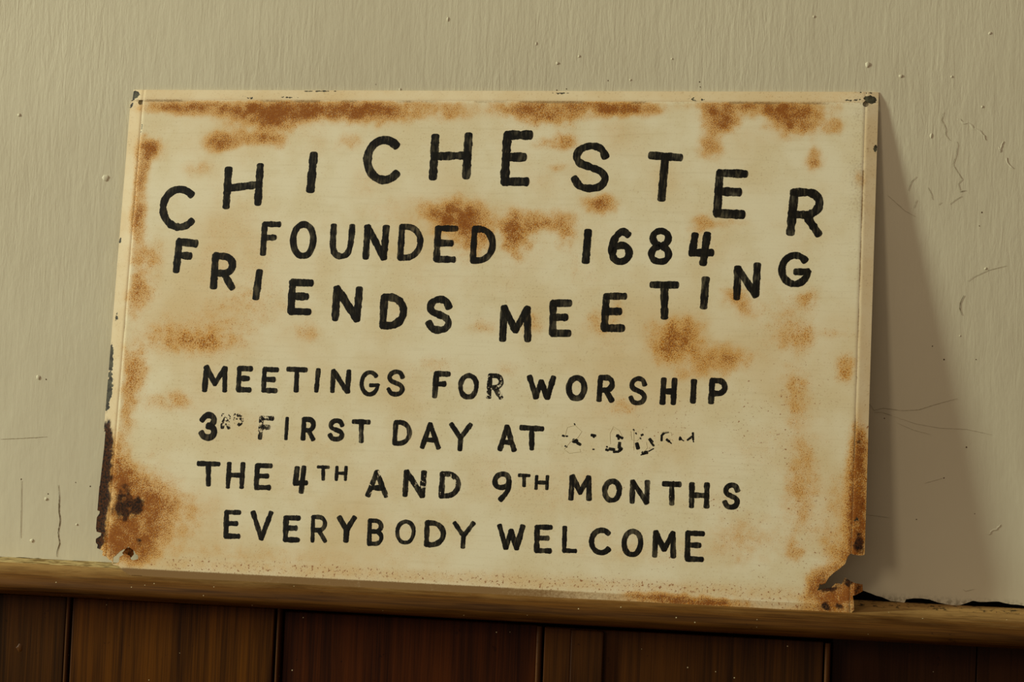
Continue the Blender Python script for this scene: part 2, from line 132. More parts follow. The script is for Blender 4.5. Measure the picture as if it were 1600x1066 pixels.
class NT:
    """small node builder"""
    def __init__(self, name):
        self.m = bpy.data.materials.new(name)
        self.m.use_nodes = True
        self.t = self.m.node_tree
        self.bs = self.t.nodes['Principled BSDF']
        self.co = self.n('ShaderNodeTexCoord').outputs['Object']

    def n(self, ty, **kw):
        nd = self.t.nodes.new(ty)
        for k, v in kw.items():
            setattr(nd, k, v)
        return nd

    def put(self, sock, v):
        if isinstance(v, bpy.types.NodeSocket):
            self.t.links.new(v, sock)
        else:
            sock.default_value = v

    def vec(self, scale, off=(0, 0, 0)):
        nd = self.n('ShaderNodeMapping')
        self.put(nd.inputs['Vector'], self.co)
        nd.inputs['Scale'].default_value = scale
        nd.inputs['Location'].default_value = off
        return nd.outputs[0]

    def noise(self, scale, detail=3, rough=.55, off=(0, 0, 0), dist=0):
        nd = self.n('ShaderNodeTexNoise')
        sc = scale if isinstance(scale, tuple) else (scale,) * 3
        self.put(nd.inputs['Vector'], self.vec(sc, off))
        nd.inputs['Scale'].default_value = 1
        nd.inputs['Detail'].default_value = detail
        nd.inputs['Roughness'].default_value = rough
        nd.inputs['Distortion'].default_value = dist
        return nd.outputs['Fac']

    def voro(self, scale, off=(0, 0, 0)):
        nd = self.n('ShaderNodeTexVoronoi')
        sc = scale if isinstance(scale, tuple) else (scale,) * 3
        self.put(nd.inputs['Vector'], self.vec(sc, off))
        nd.inputs['Scale'].default_value = 1
        return nd

    def math(self, op, a, b=0.0):
        nd = self.n('ShaderNodeMath', operation=op)
        self.put(nd.inputs[0], a); self.put(nd.inputs[1], b)
        return nd.outputs[0]

    def step(self, v, lo, hi, a=0.0, b=1.0):
        nd = self.n('ShaderNodeMapRange', interpolation_type='SMOOTHSTEP')
        self.put(nd.inputs['Value'], v)
        nd.inputs['From Min'].default_value = lo; nd.inputs['From Max'].default_value = hi
        nd.inputs['To Min'].default_value = a; nd.inputs['To Max'].default_value = b
        return nd.outputs[0]

    def mix(self, f, a, b, blend='MIX'):
        nd = self.n('ShaderNodeMix', data_type='RGBA', blend_type=blend)
        self.put(nd.inputs[0], f); self.put(nd.inputs[6], a); self.put(nd.inputs[7], b)
        return nd.outputs[2]

    def attr(self, name):
        return self.n('ShaderNodeAttribute', attribute_name=name).outputs['Fac']

    def bump(self, h, strength, dist, prev=None):
        nd = self.n('ShaderNodeBump')
        nd.inputs['Strength'].default_value = strength
        nd.inputs['Distance'].default_value = dist
        self.put(nd.inputs['Height'], h)
        if prev is not None:
            self.put(nd.inputs['Normal'], prev)
        return nd.outputs[0]

    def out(self, color, rough=.6, normal=None, spec=.4):
        self.put(self.bs.inputs['Base Color'], color)
        self.put(self.bs.inputs['Roughness'], rough)
        self.bs.inputs['Specular IOR Level'].default_value = spec
        if normal is not None:
            self.put(self.bs.inputs['Normal'], normal)
        return self.m


# ------------------------------------------------------------------ materials
def mat_plaster():
    t = NT('brushed_white_plaster')
    low = t.noise(2.2, 3)
    mid = t.noise(9, 4)
    c = t.mix(t.step(low, .35, .65), srgb(212, 203, 172), srgb(205, 195, 164))
    c = t.mix(t.step(mid, .55, .8, 0, .3), c, srgb(198, 186, 154))
    # grubby splash just above the rail
    sep = t.n('ShaderNodeSeparateXYZ'); t.put(sep.inputs[0], t.co)
    z = sep.outputs['Z']
    dirt = t.math('MULTIPLY', t.math('MULTIPLY', t.step(z, .012, .024, 1, 0), t.step(sep.outputs['X'], .84, .88)), t.step(t.noise(220, 3), .40, .62))
    c = t.mix(t.math('MULTIPLY', dirt, .6), c, srgb(110, 98, 68))
    n1 = t.noise((170, 170, 22), 4, .62, dist=.8)
    n2 = t.noise((60, 60, 9), 3, .5, (3, 1, 0), .5)
    n3 = t.noise((26, 26, 18), 3, .5)
    n4 = t.noise((330, 330, 150), 2, .5)
    n5 = t.noise(5, 2, .5, (0, 0, 4))
    # brush marks are strong high on the wall and fade lower down
    fade = t.math('MULTIPLY', t.step(z, .10, .60, .22, 1), t.step(n5, .3, .7, .55, 1.1))
    h = t.math('ADD', t.math('MULTIPLY', n1, .8), t.math('ADD', t.math('MULTIPLY', n2, .6), t.math('MULTIPLY', n4, .22)))
    h = t.math('ADD', t.math('MULTIPLY', h, fade), t.math('MULTIPLY', n3, 1.0))
    return t.out(c, .6, t.bump(h, .23, .0030), .25)


def mat_flat(name, col, rough=.8, spec=.3):
    t = NT(name)
    n = t.noise(300, 3)
    c = t.mix(t.step(n, .3, .7, 0, .45), col, tuple(x * .6 for x in col[:3]) + (1,))
    return t.out(c, rough, t.bump(n, .3, .0006), spec)


def mat_wood(name, dark, light, axis, pale_top=None, gloss=.42, specks=.0, seed=0, bump=.25):
    t = NT(name)
    if axis == 'X':
        s1, s2, s3 = (5, 160, 160), (14, 700, 700), (1.6, 22, 22)
    else:
        s1, s2, s3 = (150, 150, 4), (620, 620, 10), (24, 24, 2.0)
    o = (seed * 3.7, seed * 1.3, seed * 2.1)
    g1 = t.noise(s1, 4, .6, o, .6)
    g2 = t.noise(s2, 2, .5, o)
    g3 = t.noise(s3, 3, .5, o, .4)
    f = t.math('ADD', t.math('MULTIPLY', g1, .5), t.math('ADD', t.math('MULTIPLY', g2, .26), t.math('MULTIPLY', g3, .5)))
    c = t.mix(t.step(f, .45, .80), dark, light)
    scr = t.step(t.noise(60, 4, .7, o), .66, .72)
    c = t.mix(t.math('MULTIPLY', scr, .5), c, tuple(x * .35 for x in dark[:3]) + (1,))
    rough = gloss
    if pale_top:
        sep = t.n('ShaderNodeSeparateXYZ'); t.put(sep.inputs[0], t.co)
        nn = t.noise((18, 120, 120), 4, .6)
        yy = t.math('ADD', sep.outputs['Y'], t.math('MULTIPLY', t.math('SUBTRACT', nn, .5), .03))
        top_m = t.step(yy, -.064, -.030)  # paler tone from the nosing up towards the back
        c = t.mix(t.math('MULTIPLY', top_m, t.step(t.noise((40, 160, 160), 4, .7), .25, .55, .45, 1)), c, pale_top)
        gr = t.math('MULTIPLY', t.step(sep.outputs['Y'], -.030, -.022), t.step(t.noise(120, 4, .7), .54, .62))
        c = t.mix(gr, c, srgb(60, 48, 26))
        # old cream paint slopped along the back of the rail, left of the sign
        pm = t.math('MULTIPLY', t.step(sep.outputs['Y'], -.0262, -.0245), t.step(t.math('ADD', t.math('MULTIPLY', t.noise((12, 90, 90), 4, .7), .6), t.math('MULTIPLY', sep.outputs['X'], -.35)), .10, .30))
        c = t.mix(t.math('MULTIPLY', pm, .75), c, t.mix(t.step(t.noise((50, 200, 200), 3), .45, .6), srgb(190, 168, 112), srgb(110, 90, 48)))
        rough = t.step(top_m, 0, 1, gloss, .8)
    if specks:
        v = t.voro(190, o)
        keep = t.step(t.n('ShaderNodeSeparateColor').outputs[0], 0, 1)
        sc = t.n('ShaderNodeSeparateColor'); t.put(sc.inputs[0], v.outputs['Color'])
        m = t.math('MULTIPLY', t.step(v.outputs['Distance'], .10, .16, 1, 0), t.math('GREATER_THAN', sc.outputs[0], 1 - specks))
        c = t.mix(m, c, srgb(200, 185, 140))
    h = t.math('ADD', g1, t.math('MULTIPLY', g2, .5))
    return t.out(c, rough, t.bump(h, bump, .0012), .10)


def mat_sign(rim=False):
    t = NT('rusted_cream_enamel_rim' if rim else 'rusted_cream_enamel')
    fine = t.noise(900, 2, .65)
    fine2 = t.noise(430, 3, .6, (5, 2, 1))
    mid = t.noise(110, 4, .6)
    chipn = t.noise(230, 3, .6, (1, 4, 2))
    low = t.noise(16, 4, .6)
    big = t.noise(5.5, 3, .5, (2, 0, 7))
    brushed = t.noise((14, 14, 260), 3, .5)
    if rim:
        c = t.mix(t.step(low, .35, .65), srgb(240, 222, 180), srgb(232, 208, 160))
    else:
        c = t.mix(t.step(low, .38, .66), srgb(242, 232, 196), srgb(234, 220, 178))
        c = t.mix(t.step(big, .46, .72, 0, .6), c, srgb(222, 192, 134))
        c = t.mix(t.step(brushed, .5, .75, 0, .14), c, srgb(190, 170, 120))
    # fine grey brown pinpricks over the whole surface
    c = t.mix(t.math('MULTIPLY', t.step(fine2, .56, .72), t.step(low, .35, .7, .15, .5)), c, srgb(176, 142, 92))
    rust = t.attr('rust'); corr = t.attr('corrosion'); chip = t.attr('chip'); dirt = t.attr('dirt'); speck = t.attr('speck')
    rough_n = t.math('SUBTRACT', mid, .5)
    r1 = t.math('ADD', rust, t.math('MULTIPLY', rough_n, t.step(rust, 0, .3, 0, .35)))
    c = t.mix(t.step(r1, .0, .50, 0, .74), c, srgb(222, 166, 72))
    sp = t.math('ADD', r1, t.math('MULTIPLY', t.math('SUBTRACT', fine, .5), 2.4))
    spm = t.math('MULTIPLY', t.step(sp, .34, .80), t.step(rust, .03, .14))
    rc = t.mix(t.step(t.math('ADD', fine2, t.math('MULTIPLY', r1, .45)), .50, .95), srgb(216, 140, 16), srgb(144, 75, 0))
    c = t.mix(t.math('MULTIPLY', spm, .94), c, rc)
    # scattered brown specks
    sk = t.math('ADD', t.math('MULTIPLY', t.noise(300, 3, .6, (7, 7, 3)), 1.0), t.math('MULTIPLY', speck, .13))
    c = t.mix(t.math('MULTIPLY', t.step(sk, .69, .78), t.step(speck, .02, .5, 0, .85)), c, srgb(146, 78, 14))
    # crusted brown corrosion
    c2 = t.math('ADD', corr, t.math('MULTIPLY', rough_n, 1.0))
    cc = t.mix(t.step(fine2, .35, .65), srgb(24, 14, 4), srgb(84, 44, 8))
    cm = t.math('MULTIPLY', t.step(c2, .34, .62), t.step(corr, .05, .2))
    c = t.mix(cm, c, cc)
    # dirty olive wash
    dn = t.math('ADD', dirt, t.math('MULTIPLY', t.math('SUBTRACT', fine2, .5), .7))
    c = t.mix(t.math('MULTIPLY', t.step(dn, .1, .85), t.step(dirt, .02, .12)), c, srgb(150, 118, 74))
    # chipped enamel, dark green black ground coat
    ch = t.math('ADD', chip, t.math('MULTIPLY', t.math('SUBTRACT', chipn, .5), 1.5))
    chm = t.math('MULTIPLY', t.step(ch, .50, .58), t.step(chip, .1, .2))
    c = t.mix(chm, c, t.mix(t.step(mid, .4, .6), srgb(46, 42, 26), srgb(84, 82, 60)))
    rough = t.step(t.math('ADD', spm, corr), 0, 1, .45, .9)
    h = t.math('ADD', t.math('MULTIPLY', fine, spm), t.math('ADD', t.math('MULTIPLY', t.math('MULTIPLY', fine2, cm), 2.0), t.math('MULTIPLY', chm, -1.2)))
    h = t.math('ADD', h, t.math('MULTIPLY', t.noise((35, 35, 35), 3), .3))
    return t.out(c, rough, t.bump(h, .45, .0005), .3)


def mat_paint():
    t = NT('black_brush_paint')
    # streaks of thin paint
    st = t.noise((420, 420, 70), 3, .6, (4, 4, 2))
    st2 = t.noise(60, 3, .5)
    c = t.mix(t.step(st, .45, .75), srgb(14, 11, 5), srgb(38, 32, 17))
    c = t.mix(t.step(st2, .55, .8, 0, .6), c, srgb(50, 44, 26))
    m = t.out(c, .6, t.bump(st, .4, .0004), .15)
    # worn spots: the paint film is missing or brushed thin there
    wear = t.n('ShaderNodeAttribute', attribute_type='OBJECT', attribute_name='wear').outputs['Fac']
    thin = t.n('ShaderNodeAttribute', attribute_type='OBJECT', attribute_name='thin').outputs['Fac']
    wn = t.math('ADD', t.math('MULTIPLY', t.noise(230, 4, .65), .6), t.math('MULTIPLY', t.noise(60, 2, .5, (3, 3, 9)), .4))
    cut = t.math('ADD', t.math('MULTIPLY', wear, .42), .30)
    solid = t.step(t.math('SUBTRACT', wn, cut), -.01, .01)
    dry = t.math('MULTIPLY', thin, t.step(t.math('ADD', t.math('MULTIPLY', st, .55), t.math('MULTIPLY', st2, .45)), .42, .66))
    t.put(t.bs.inputs['Alpha'], t.math('MULTIPLY', solid, t.math('SUBTRACT', 1.0, dry)))
    return m


M_WALL = mat_plaster()
M_CRACK = mat_flat('crack_shade', srgb(122, 106, 76), .9)  # dark line painted for the shade in the crack recess
M_HAIR = mat_flat('hairline_crack_shade', srgb(184, 172, 140), .9)  # fainter tone, same painted shade for the hairline cracks
M_MARK = mat_flat('dark_speck', srgb(84, 62, 36), .9)
M_VOID = mat_flat('dark_gap_shade', srgb(22, 17, 10), .95)  # near-black colour stands in for the shade inside the gaps
M_RAIL = mat_wood('worn_brown_rail_wood', srgb(52, 28, 4), srgb(104, 66, 20), 'X', srgb(160, 124, 70), .6, .035, 1)
M_SIGN = mat_sign()
M_RIM = mat_sign(True)
M_PAINT = mat_paint()

# ------------------------------------------------------------------ wall
def setting(o):
    o['kind'] = 'structure'
    return o


def prism_xz(poly, y0, y1):
    """polygon in x,z extruded from y0 (front) to y1 (back)"""
    bm = bmesh.new()
    a = [bm.verts.new((x, y0, z)) for x, z in poly]
    b = [bm.verts.new((x, y1, z)) for x, z in poly]
    n = len(poly)
    f1 = bm.faces.new(a); bm.faces.new(b[::-1])
    for i in range(n):
        bm.faces.new((a[i], b[i], b[(i + 1) % n], a[(i + 1) % n]))
    bmesh.ops.triangulate(bm, faces=[f for f in bm.faces if len(f.verts) > 4])
    bmesh.ops.recalc_face_normals(bm, faces=bm.faces)
    me = bpy.data.meshes.new('m')
    bm.to_mesh(me); bm.free()
    return me


def box_me(x0, x1, y0, y1, z0, z1, bev=0.0, seg=2):
    bm = bmesh.new()
    bmesh.ops.create_cube(bm, size=1)
    for v in bm.verts:
        v.co = Vector(((x0 + x1) / 2 + v.co.x * (x1 - x0), (y0 + y1) / 2 + v.co.y * (y1 - y0), (z0 + z1) / 2 + v.co.z * (z1 - z0)))
    if bev:
        bmesh.ops.bevel(bm, geom=bm.edges[:], offset=bev, segments=seg, affect='EDGES', profile=.5)
    me = bpy.data.meshes.new('m')
    bm.to_mesh(me); bm.free()
    return me


# plaster coat with its ragged lower edge over the rail
edge = []
rng = random.Random(4)
pts = DATA_PLASTER
for (xa, za), (xb, zb) in zip(pts[:-1], pts[1:]):
    k = max(1, int((xb - xa) / .006))
    for i in range(k):
        f = i / k
        j = (rng.random() - .5) * (.0016 if xa > .85 else .0010)
        edge.append((xa + (xb - xa) * f, za + (zb - za) * f + j - (.003 if xa < .85 else 0)))
edge.append(pts[-1])
poly = [(-1.6, edge[0][1])] + edge + [(2.6, edge[-1][1]), (2.6, 1.9), (-1.6, 1.9)]
wall = setting(link('wall_back', prism_xz(poly, 0, .022), M_WALL))
wall['label'] = 'cream brush-marked plaster wall behind the leaning sign'
wall['category'] = 'wall'
masonry = link('masonry', box_me(-1.6, 2.6, .0225, .12, -.9, 1.9), M_VOID, wall)
masonry['label'] = 'dark hollow behind the plaster edge'


def ribbon(path, w, y=-.0003, taper=True, jit=.25, seed=0):
    """a thin crooked line lying on the wall"""
    r = random.Random(seed)
    P = [Vector((x, z)) for x, z in path]
    out = []
    for a, b in zip(P[:-1], P[1:]):
        k = max(2, int((b - a).length / .002))
        for i in range(k):
            out.append(a.lerp(b, i / k))
    out.append(P[-1])
    V = []; F = []
    n = len(out)
    for i, p in enumerate(out):
        d = (out[min(n - 1, i + 1)] - out[max(0, i - 1)]).normalized()
        nn = Vector((-d.y, d.x))
        e = min(i, n - 1 - i) / max(1, n * .25)
        ww = w * .5 * (min(1, .25 + e) if taper else 1) * (1 + (r.random() - .5) * .9)
        off = nn * (r.random() - .5) * w * jit * 2
        for s in (-1, 0, 1):
            q = p + off + nn * ww * s
            V.append((q.x, y - (.0002 if s == 0 else 0), q.y))
        if i:
            for s in (0, 1):
                F.append(((i - 1) * 3 + s, i * 3 + s, i * 3 + s + 1, (i - 1) * 3 + s + 1))
    return mesh('m', V, F, True)


for k, (w, path) in enumerate(DATA_CRACKS):
    link('crack', ribbon(path, w * .0010, seed=k), M_CRACK if w > .65 else M_HAIR, wall)


def lens(x, z, rx, rz, h, seed):
    V = [(x, -h, z)]; F = []
    r = random.Random(seed)
    N = 14
    jit = [1 + (r.random() - .5) * .5 for _ in range(N)]
    rings = ((.45, .85), (.75, .5), (1, 0))
    for q, hh in rings:
        for i in range(N):
            a = 2 * math.pi * i / N
            V.append((x + math.cos(a) * rx * q * jit[i], -h * hh + (.0006 if hh == 0 else 0), z + math.sin(a) * rz * q * jit[i]))
    for i in range(N):
        j = (i + 1) % N
        F.append((0, 1 + i, 1 + j))
        for k in range(2):
            F.append((1 + k * N + i, 1 + (k + 1) * N + i, 1 + (k + 1) * N + j, 1 + k * N + j))
    return mesh('m', V, F, True)


for k, (x, z, rx, rz) in enumerate(DATA_BLISTERS):
    link('paint_blister', lens(x, z, rx * .7, rz * .8, min(.0010, .30 * min(rx, rz)), k), M_WALL, wall)
for k, path in enumerate(DATA_RIDGES):
    V = []
    me = ribbon(path, .0022, -.0001, True, .5, 90 + k)
    for i, v in enumerate(me.vertices):
        if i % 3 == 1:
            v.co.y -= .0003
    link('paint_ridge', me, M_WALL, wall)
for k, (x, z, w) in enumerate(DATA_MARKS):
    link('dark_speck', lens(x, z, w * .0005, w * .0006, .0003, 40 + k), M_MARK, wall)

# ------------------------------------------------------------------ rail
prof = [(.0215, .0118), (.0, .0118), (-.010, .0106), (-.024, .0078), (-.0245, .0070), (-.026, .0071), (-.036, .0046), (-.046, .0014), (-.053, -.0012),
        (-.060, -.0052), (-.0645, -.0098), (-.0668, -.0150), (-.0665, -.0198), (-.064, -.0240), (-.060, -.0268), (-.054, -.0284), (-.048, -.0288), (.0215, -.0288)]
X = np.arange(-1.6, 2.6, .006)
V = []; F = []
npf = len(prof)
for i, x in enumerate(X):
    for j, (y, z) in enumerate(prof):
        w1 = (float(vnoise(x * 9, j * .8, 3)) - .5)
        w2 = (float(vnoise(x * 45, j * 1.7, 5)) - .5)
        k = 1 if 2 <= j <= npf - 3 else 0
        bulge = float(vnoise(x * 2.3, 1, 8)) - .5
        yy = y + k * (w1 * .0016 + w2 * .0006) - (bulge * .002 if 8 <= j <= 15 else 0)
        zz = z + k * (w1 * .0010 + w2 * .0004)
        if j <= 8:
            zz = min(zz, z + .0002)
        if j >= npf - 3:
            zz = z
        # the fillet line behind the nosing fades out to the right
        V.append((x, yy, zz))
    if i:
        a = (i - 1) * npf; b = i * npf
        for j in range(npf):
            jj = (j + 1) % npf
            F.append((a + j, a + jj, b + jj, b + j))
F.append(tuple(range(npf))[::-1])
F.append(tuple((len(X) - 1) * npf + j for j in range(npf)))
rail_me = mesh('rail', V, F, True)
rail = setting(link('trim_1', rail_me, M_RAIL))
rail['label'] = 'worn brown wooden dado rail under the sign'
rail['category'] = 'rail'

# ------------------------------------------------------------------ panelling below
P = DATA_PX
BOT = -.85
def wood_mat(name, dk, lt, seed, gloss=.4, specks=.012):
    return mat_wood(name, dk, lt, 'Z', None, gloss, specks, seed, .18)
M_A = wood_mat('brown_panel_wood', srgb(35, 18, 2), srgb(77, 44, 7), 2)
M_B = wood_mat('warm_brown_panel_wood', srgb(40, 19, 2), srgb(96, 55, 7), 3)
M_C = wood_mat('red_brown_panel_wood', srgb(33, 11, 2), srgb(73, 33, 5), 4)
M_D = wood_mat('dark_brown_door_wood', srgb(37, 19, 5), srgb(75, 42, 9), 5, .42, .03)
M_E = wood_mat('deep_brown_panel_wood', srgb(34, 16, 3), srgb(55, 29, 9), 6)
M_BEAD = wood_mat('bead_wood', srgb(56, 30, 7), srgb(89, 54, 18), 7)

backing = setting(link('trim_2', box_me(-1.6, 2.6, -.012, .0215, BOT, -.029), M_VOID))
backing['label'] = 'dark backing behind the wainscot boards'
backing['category'] = 'backing'
n_trim = [2]


def board(label, x0, x1, yf, z1, mat, bev=.0015, yb=-.0125):
    n_trim[0] += 1
    o = setting(link('trim_%d' % n_trim[0], box_me(x0, x1, yf, yb, BOT, z1, bev), mat))
    o['label'] = label
    o['category'] = 'panelling'
    return o


def bead(parent, x0, x1, yf, z1, mat, label=None):
    """half round bead run along the edge of a board"""
    V = []; F = []
    N = 8
    r = (x1 - x0) / 2
    for z in (BOT, z1):
        for i in range(N + 1):
            a = math.pi * i / N
            V.append(((x0 + x1) / 2 - r * math.cos(a), yf + r * (1 - math.sin(a)), z))
        V.append((x1, -.0125, z)); V.append((x0, -.0125, z))
    n = N + 3
    for i in range(n):
        j = (i + 1) % n
        F.append((i, j, n + j, n + i))
    F.append(tuple(range(n, 2 * n))); F.append(tuple(range(n))[::-1])
    o = link('bead', mesh('bead', V, F, False), mat, parent)
    return o


b1 = board('brown wainscot board at the left end below the rail', -1.6, P['a1'], -.030, -.0302, M_A)
bead(b1, P['a1'] + .0004, P['b0'] - .0004, -.031, -.0300, M_BEAD)
pl = link('wood_plug', lens(-.098, -.094, .0055, .0062, .0010, 3), M_BEAD, b1)
pl.location.y = -.0295
b2 = board('warm brown wainscot board between the two beaded joints', P['bw'], P['b1'], -.030, -.0304, M_B)
bead(b2, P['b2'], P['c0'], -.031, -.0304, M_BEAD)
b3 = board('reddish brown wainscot board left of the framed door', P['cw'], P['c1'] + .001, -.027, -.0330, M_C)
door = board('dark brown raised wainscot section with batten and beaded edges', P['d2'], P['f1'], -.0385, -.0336, M_D, .0012)
bead(door, P['d0'], P['d1'], -.0410, -.0336, M_BEAD)
link('batten', box_me(P['e0'], P['e1'], -.0440, -.0380, BOT, -.0350, .0014), M_D, door)
link('stile', box_me(P['d2'] + .0006, P['e0'] - .0004, -.0402, -.0380, BOT, -.0345, .0010), M_D, door)
bead(door, P['g0'], P['g1'], -.0400, -.0350, M_BEAD)
b5 = board('deep shadowed wainscot board right of the framed door', P['g1'] + .0016, P['j'], -.0200, -.0300, M_E, .001)
b6 = board('deep brown wainscot board at the right end below the rail', P['j'] + .001, 2.6, -.0200, -.0300, M_E, .001)

# floor of the room
floor = setting(link('floor', box_me(-3.2, 4.2, -5.0, .1, -.90, -.85), mat_wood('floor_boards', srgb(70, 46, 24), srgb(104, 72, 40), 'X', None, .5, 0, 9)))

# ------------------------------------------------------------------ the sign
SIGN_W, SIGN_H = 900.0, DATA_H
sign = bpy.data.objects.new('painted_sign', None)
COL.objects.link(sign)
sign.location = (0, -DATA_D, 0.0)
sign.rotation_euler = (-DATA_LEAN, 0, 0)
sign['label'] = 'rusty cream metal sign with black hand-painted lettering leaning on the wooden rail'
sign['category'] = 'sign'
sign.empty_display_size = .05

R_TOP, R_LEFT, R_RIGHT, R_BOT = 13.0, 14.0, 14.5, 8.5


def sheet_w(u, v):
    """how far (mm) the front of the sheet stands out at u, v (mm)"""
    u = np.asarray(u, float); v = np.asarray(v, float)
    w = .5 * np.sin(u / 900 * math.pi * 2.3 + .4) * np.sin(v / 591 * math.pi * 1.2) + .35 * (vnoise(u / 130, v / 130, 77) - .5)
    w = w * np.clip(v / 60, 0, 1) * np.clip((SIGN_H - v) / 60, 0, 1)
    top = np.clip(v - (SIGN_H - R_TOP), 0, 99); bot = np.clip(R_BOT - v, 0, 99)
    lf = np.clip(R_LEFT - u, 0, 99); rg = np.clip(u - (SIGN_W - R_RIGHT), 0, 99)
    w = w - .12 * top - .10 * lf - .13 * rg - .20 * bot
    # the thin rolled lip of the fold beside the crease
    for dd, s in ((v - (SIGN_H - R_TOP), 1), (R_LEFT - u, 1), (u - (SIGN_W - R_RIGHT), 1)):
        w = w - .45 * np.exp(-(dd / 1.3) ** 2)
    return w


def blobs(data, u, v, seed, warp=.35):
    out = np.zeros_like(u)
    for k, (bu, bv, ru, rv, s) in enumerate(data):
        m = (np.abs(u - bu) < ru * 2.6) & (np.abs(v - bv) < rv * 2.6)
        if not m.any():
            continue
        uu, vv = u[m], v[m]
        du = (uu - bu) / ru + (fbm(uu / 13, vv / 13, seed + k) - .5) * 2 * warp
        dv = (vv - bv) / rv + (fbm(uu / 13, vv / 13, seed + 50 + k) - .5) * 2 * warp
        g = s * np.exp(-(du * du + dv * dv) * .75)
        out[m] = 1 - (1 - out[m]) * (1 - g)
    return out


def sign_attrs(me, u, v):
    rust = blobs(DATA_RUST, u, v, 100, .55)
    rust = rust * (.55 + .9 * fbm(u / 9, v / 9, 31))
    top_in = SIGN_H - R_TOP - v
    rust = rust * np.clip(.12 + np.clip(top_in + 1.5, 0, 3) / 3, 0, 1)
    rust = np.maximum(rust, .15 * np.clip(fbm(u / 60, v / 60, 3) * 2.6 - 1.1, 0, 1))
    foot = np.exp(-((v - 17) / 12) ** 2) * np.clip((u - 40) / 60, 0, 1) * (v > R_BOT - 4)
    rust = np.maximum(rust, foot * .22)
    speck = foot * (.55 + 1.1 * fbm(u / 25, v / 25, 61))
    speck = np.maximum(speck, .6 * (v < R_BOT))
    lr = np.clip((u - 470) / 250, 0, 1) * np.clip((330 - v) / 120, 0, 1)
    speck = np.maximum(speck, lr * .7 * np.clip(fbm(u / 40, v / 40, 63) * 2.2 - .5, 0, 1))
    speck = np.maximum(speck, .9 * np.exp(-((u - 800) / 110) ** 2 - ((v - 8) / 14) ** 2))
    speck = np.maximum(speck, .5 * np.exp(-((u - 70) / 50) ** 2 - ((v - 110) / 70) ** 2))
    speck = np.maximum(speck, .10)
    # rust hugging the torn corners
    corr = blobs(DATA_CORR, u, v, 300, .45)
    chip = blobs(DATA_CHIP, u, v, 500, .3)
    # grime caught in the folds
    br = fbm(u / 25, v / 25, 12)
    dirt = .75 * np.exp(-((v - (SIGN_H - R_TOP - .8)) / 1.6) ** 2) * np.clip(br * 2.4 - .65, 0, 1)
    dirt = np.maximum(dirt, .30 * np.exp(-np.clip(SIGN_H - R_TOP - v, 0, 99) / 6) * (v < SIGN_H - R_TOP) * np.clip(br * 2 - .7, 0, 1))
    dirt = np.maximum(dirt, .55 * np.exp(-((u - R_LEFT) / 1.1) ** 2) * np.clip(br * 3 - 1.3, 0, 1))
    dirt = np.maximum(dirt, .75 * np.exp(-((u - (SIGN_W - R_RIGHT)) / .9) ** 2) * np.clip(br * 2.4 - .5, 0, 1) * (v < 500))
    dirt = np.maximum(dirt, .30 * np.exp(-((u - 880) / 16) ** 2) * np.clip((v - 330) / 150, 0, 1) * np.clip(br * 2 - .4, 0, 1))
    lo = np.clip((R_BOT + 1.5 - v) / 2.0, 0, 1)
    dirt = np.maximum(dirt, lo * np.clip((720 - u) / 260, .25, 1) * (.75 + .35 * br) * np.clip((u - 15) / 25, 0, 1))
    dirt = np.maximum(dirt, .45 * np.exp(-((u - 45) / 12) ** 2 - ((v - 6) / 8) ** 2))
    for nm, a in (('rust', rust), ('corrosion', corr), ('chip', chip), ('dirt', dirt), ('speck', speck)):
        at = me.attributes.new(nm, 'FLOAT', 'POINT')
        at.data.foreach_set('value', np.clip(a, 0, 1).astype(np.float32))


def in_poly(u, v, poly):
    r = np.zeros(u.shape, bool)
    n = len(poly)
    for i in range(n):
        x0, y0 = poly[i]; x1, y1 = poly[(i + 1) % n]
        if y0 == y1:
            continue
        c = ((y0 > v) != (y1 > v)) & (u < (x1 - x0) * (v - y0) / (y1 - y0) + x0)
        r ^= c
    return r


def nearest_on(pu, pv, poly):
    best = None
    for i in range(len(poly)):
        a = np.array(poly[i], float); b = np.array(poly[(i + 1) % len(poly)], float)
        d = b - a; L2 = max(d @ d, 1e-9)
        t = min(1, max(0, ((pu - a[0]) * d[0] + (pv - a[1]) * d[1]) / L2))
        q = a + d * t; dist = math.hypot(q[0] - pu, q[1] - pv)
        if best is None or dist < best[0]:
            best = (dist, q[0], q[1])
    return best


def circle(c, r, n=20):
    return [(c[0] + r * math.cos(2 * math.pi * i / n), c[1] + r * math.sin(2 * math.pi * i / n)) for i in range(n)]


# the silhouette, with every straight edge held to the true rectangle
OUT = []
for x, y in DATA_OUTLINE:
    OUT.append((x, y))
HOLES = [DATA_HOLE] + [circle(c, 3.4) for c in DATA_HOLES]


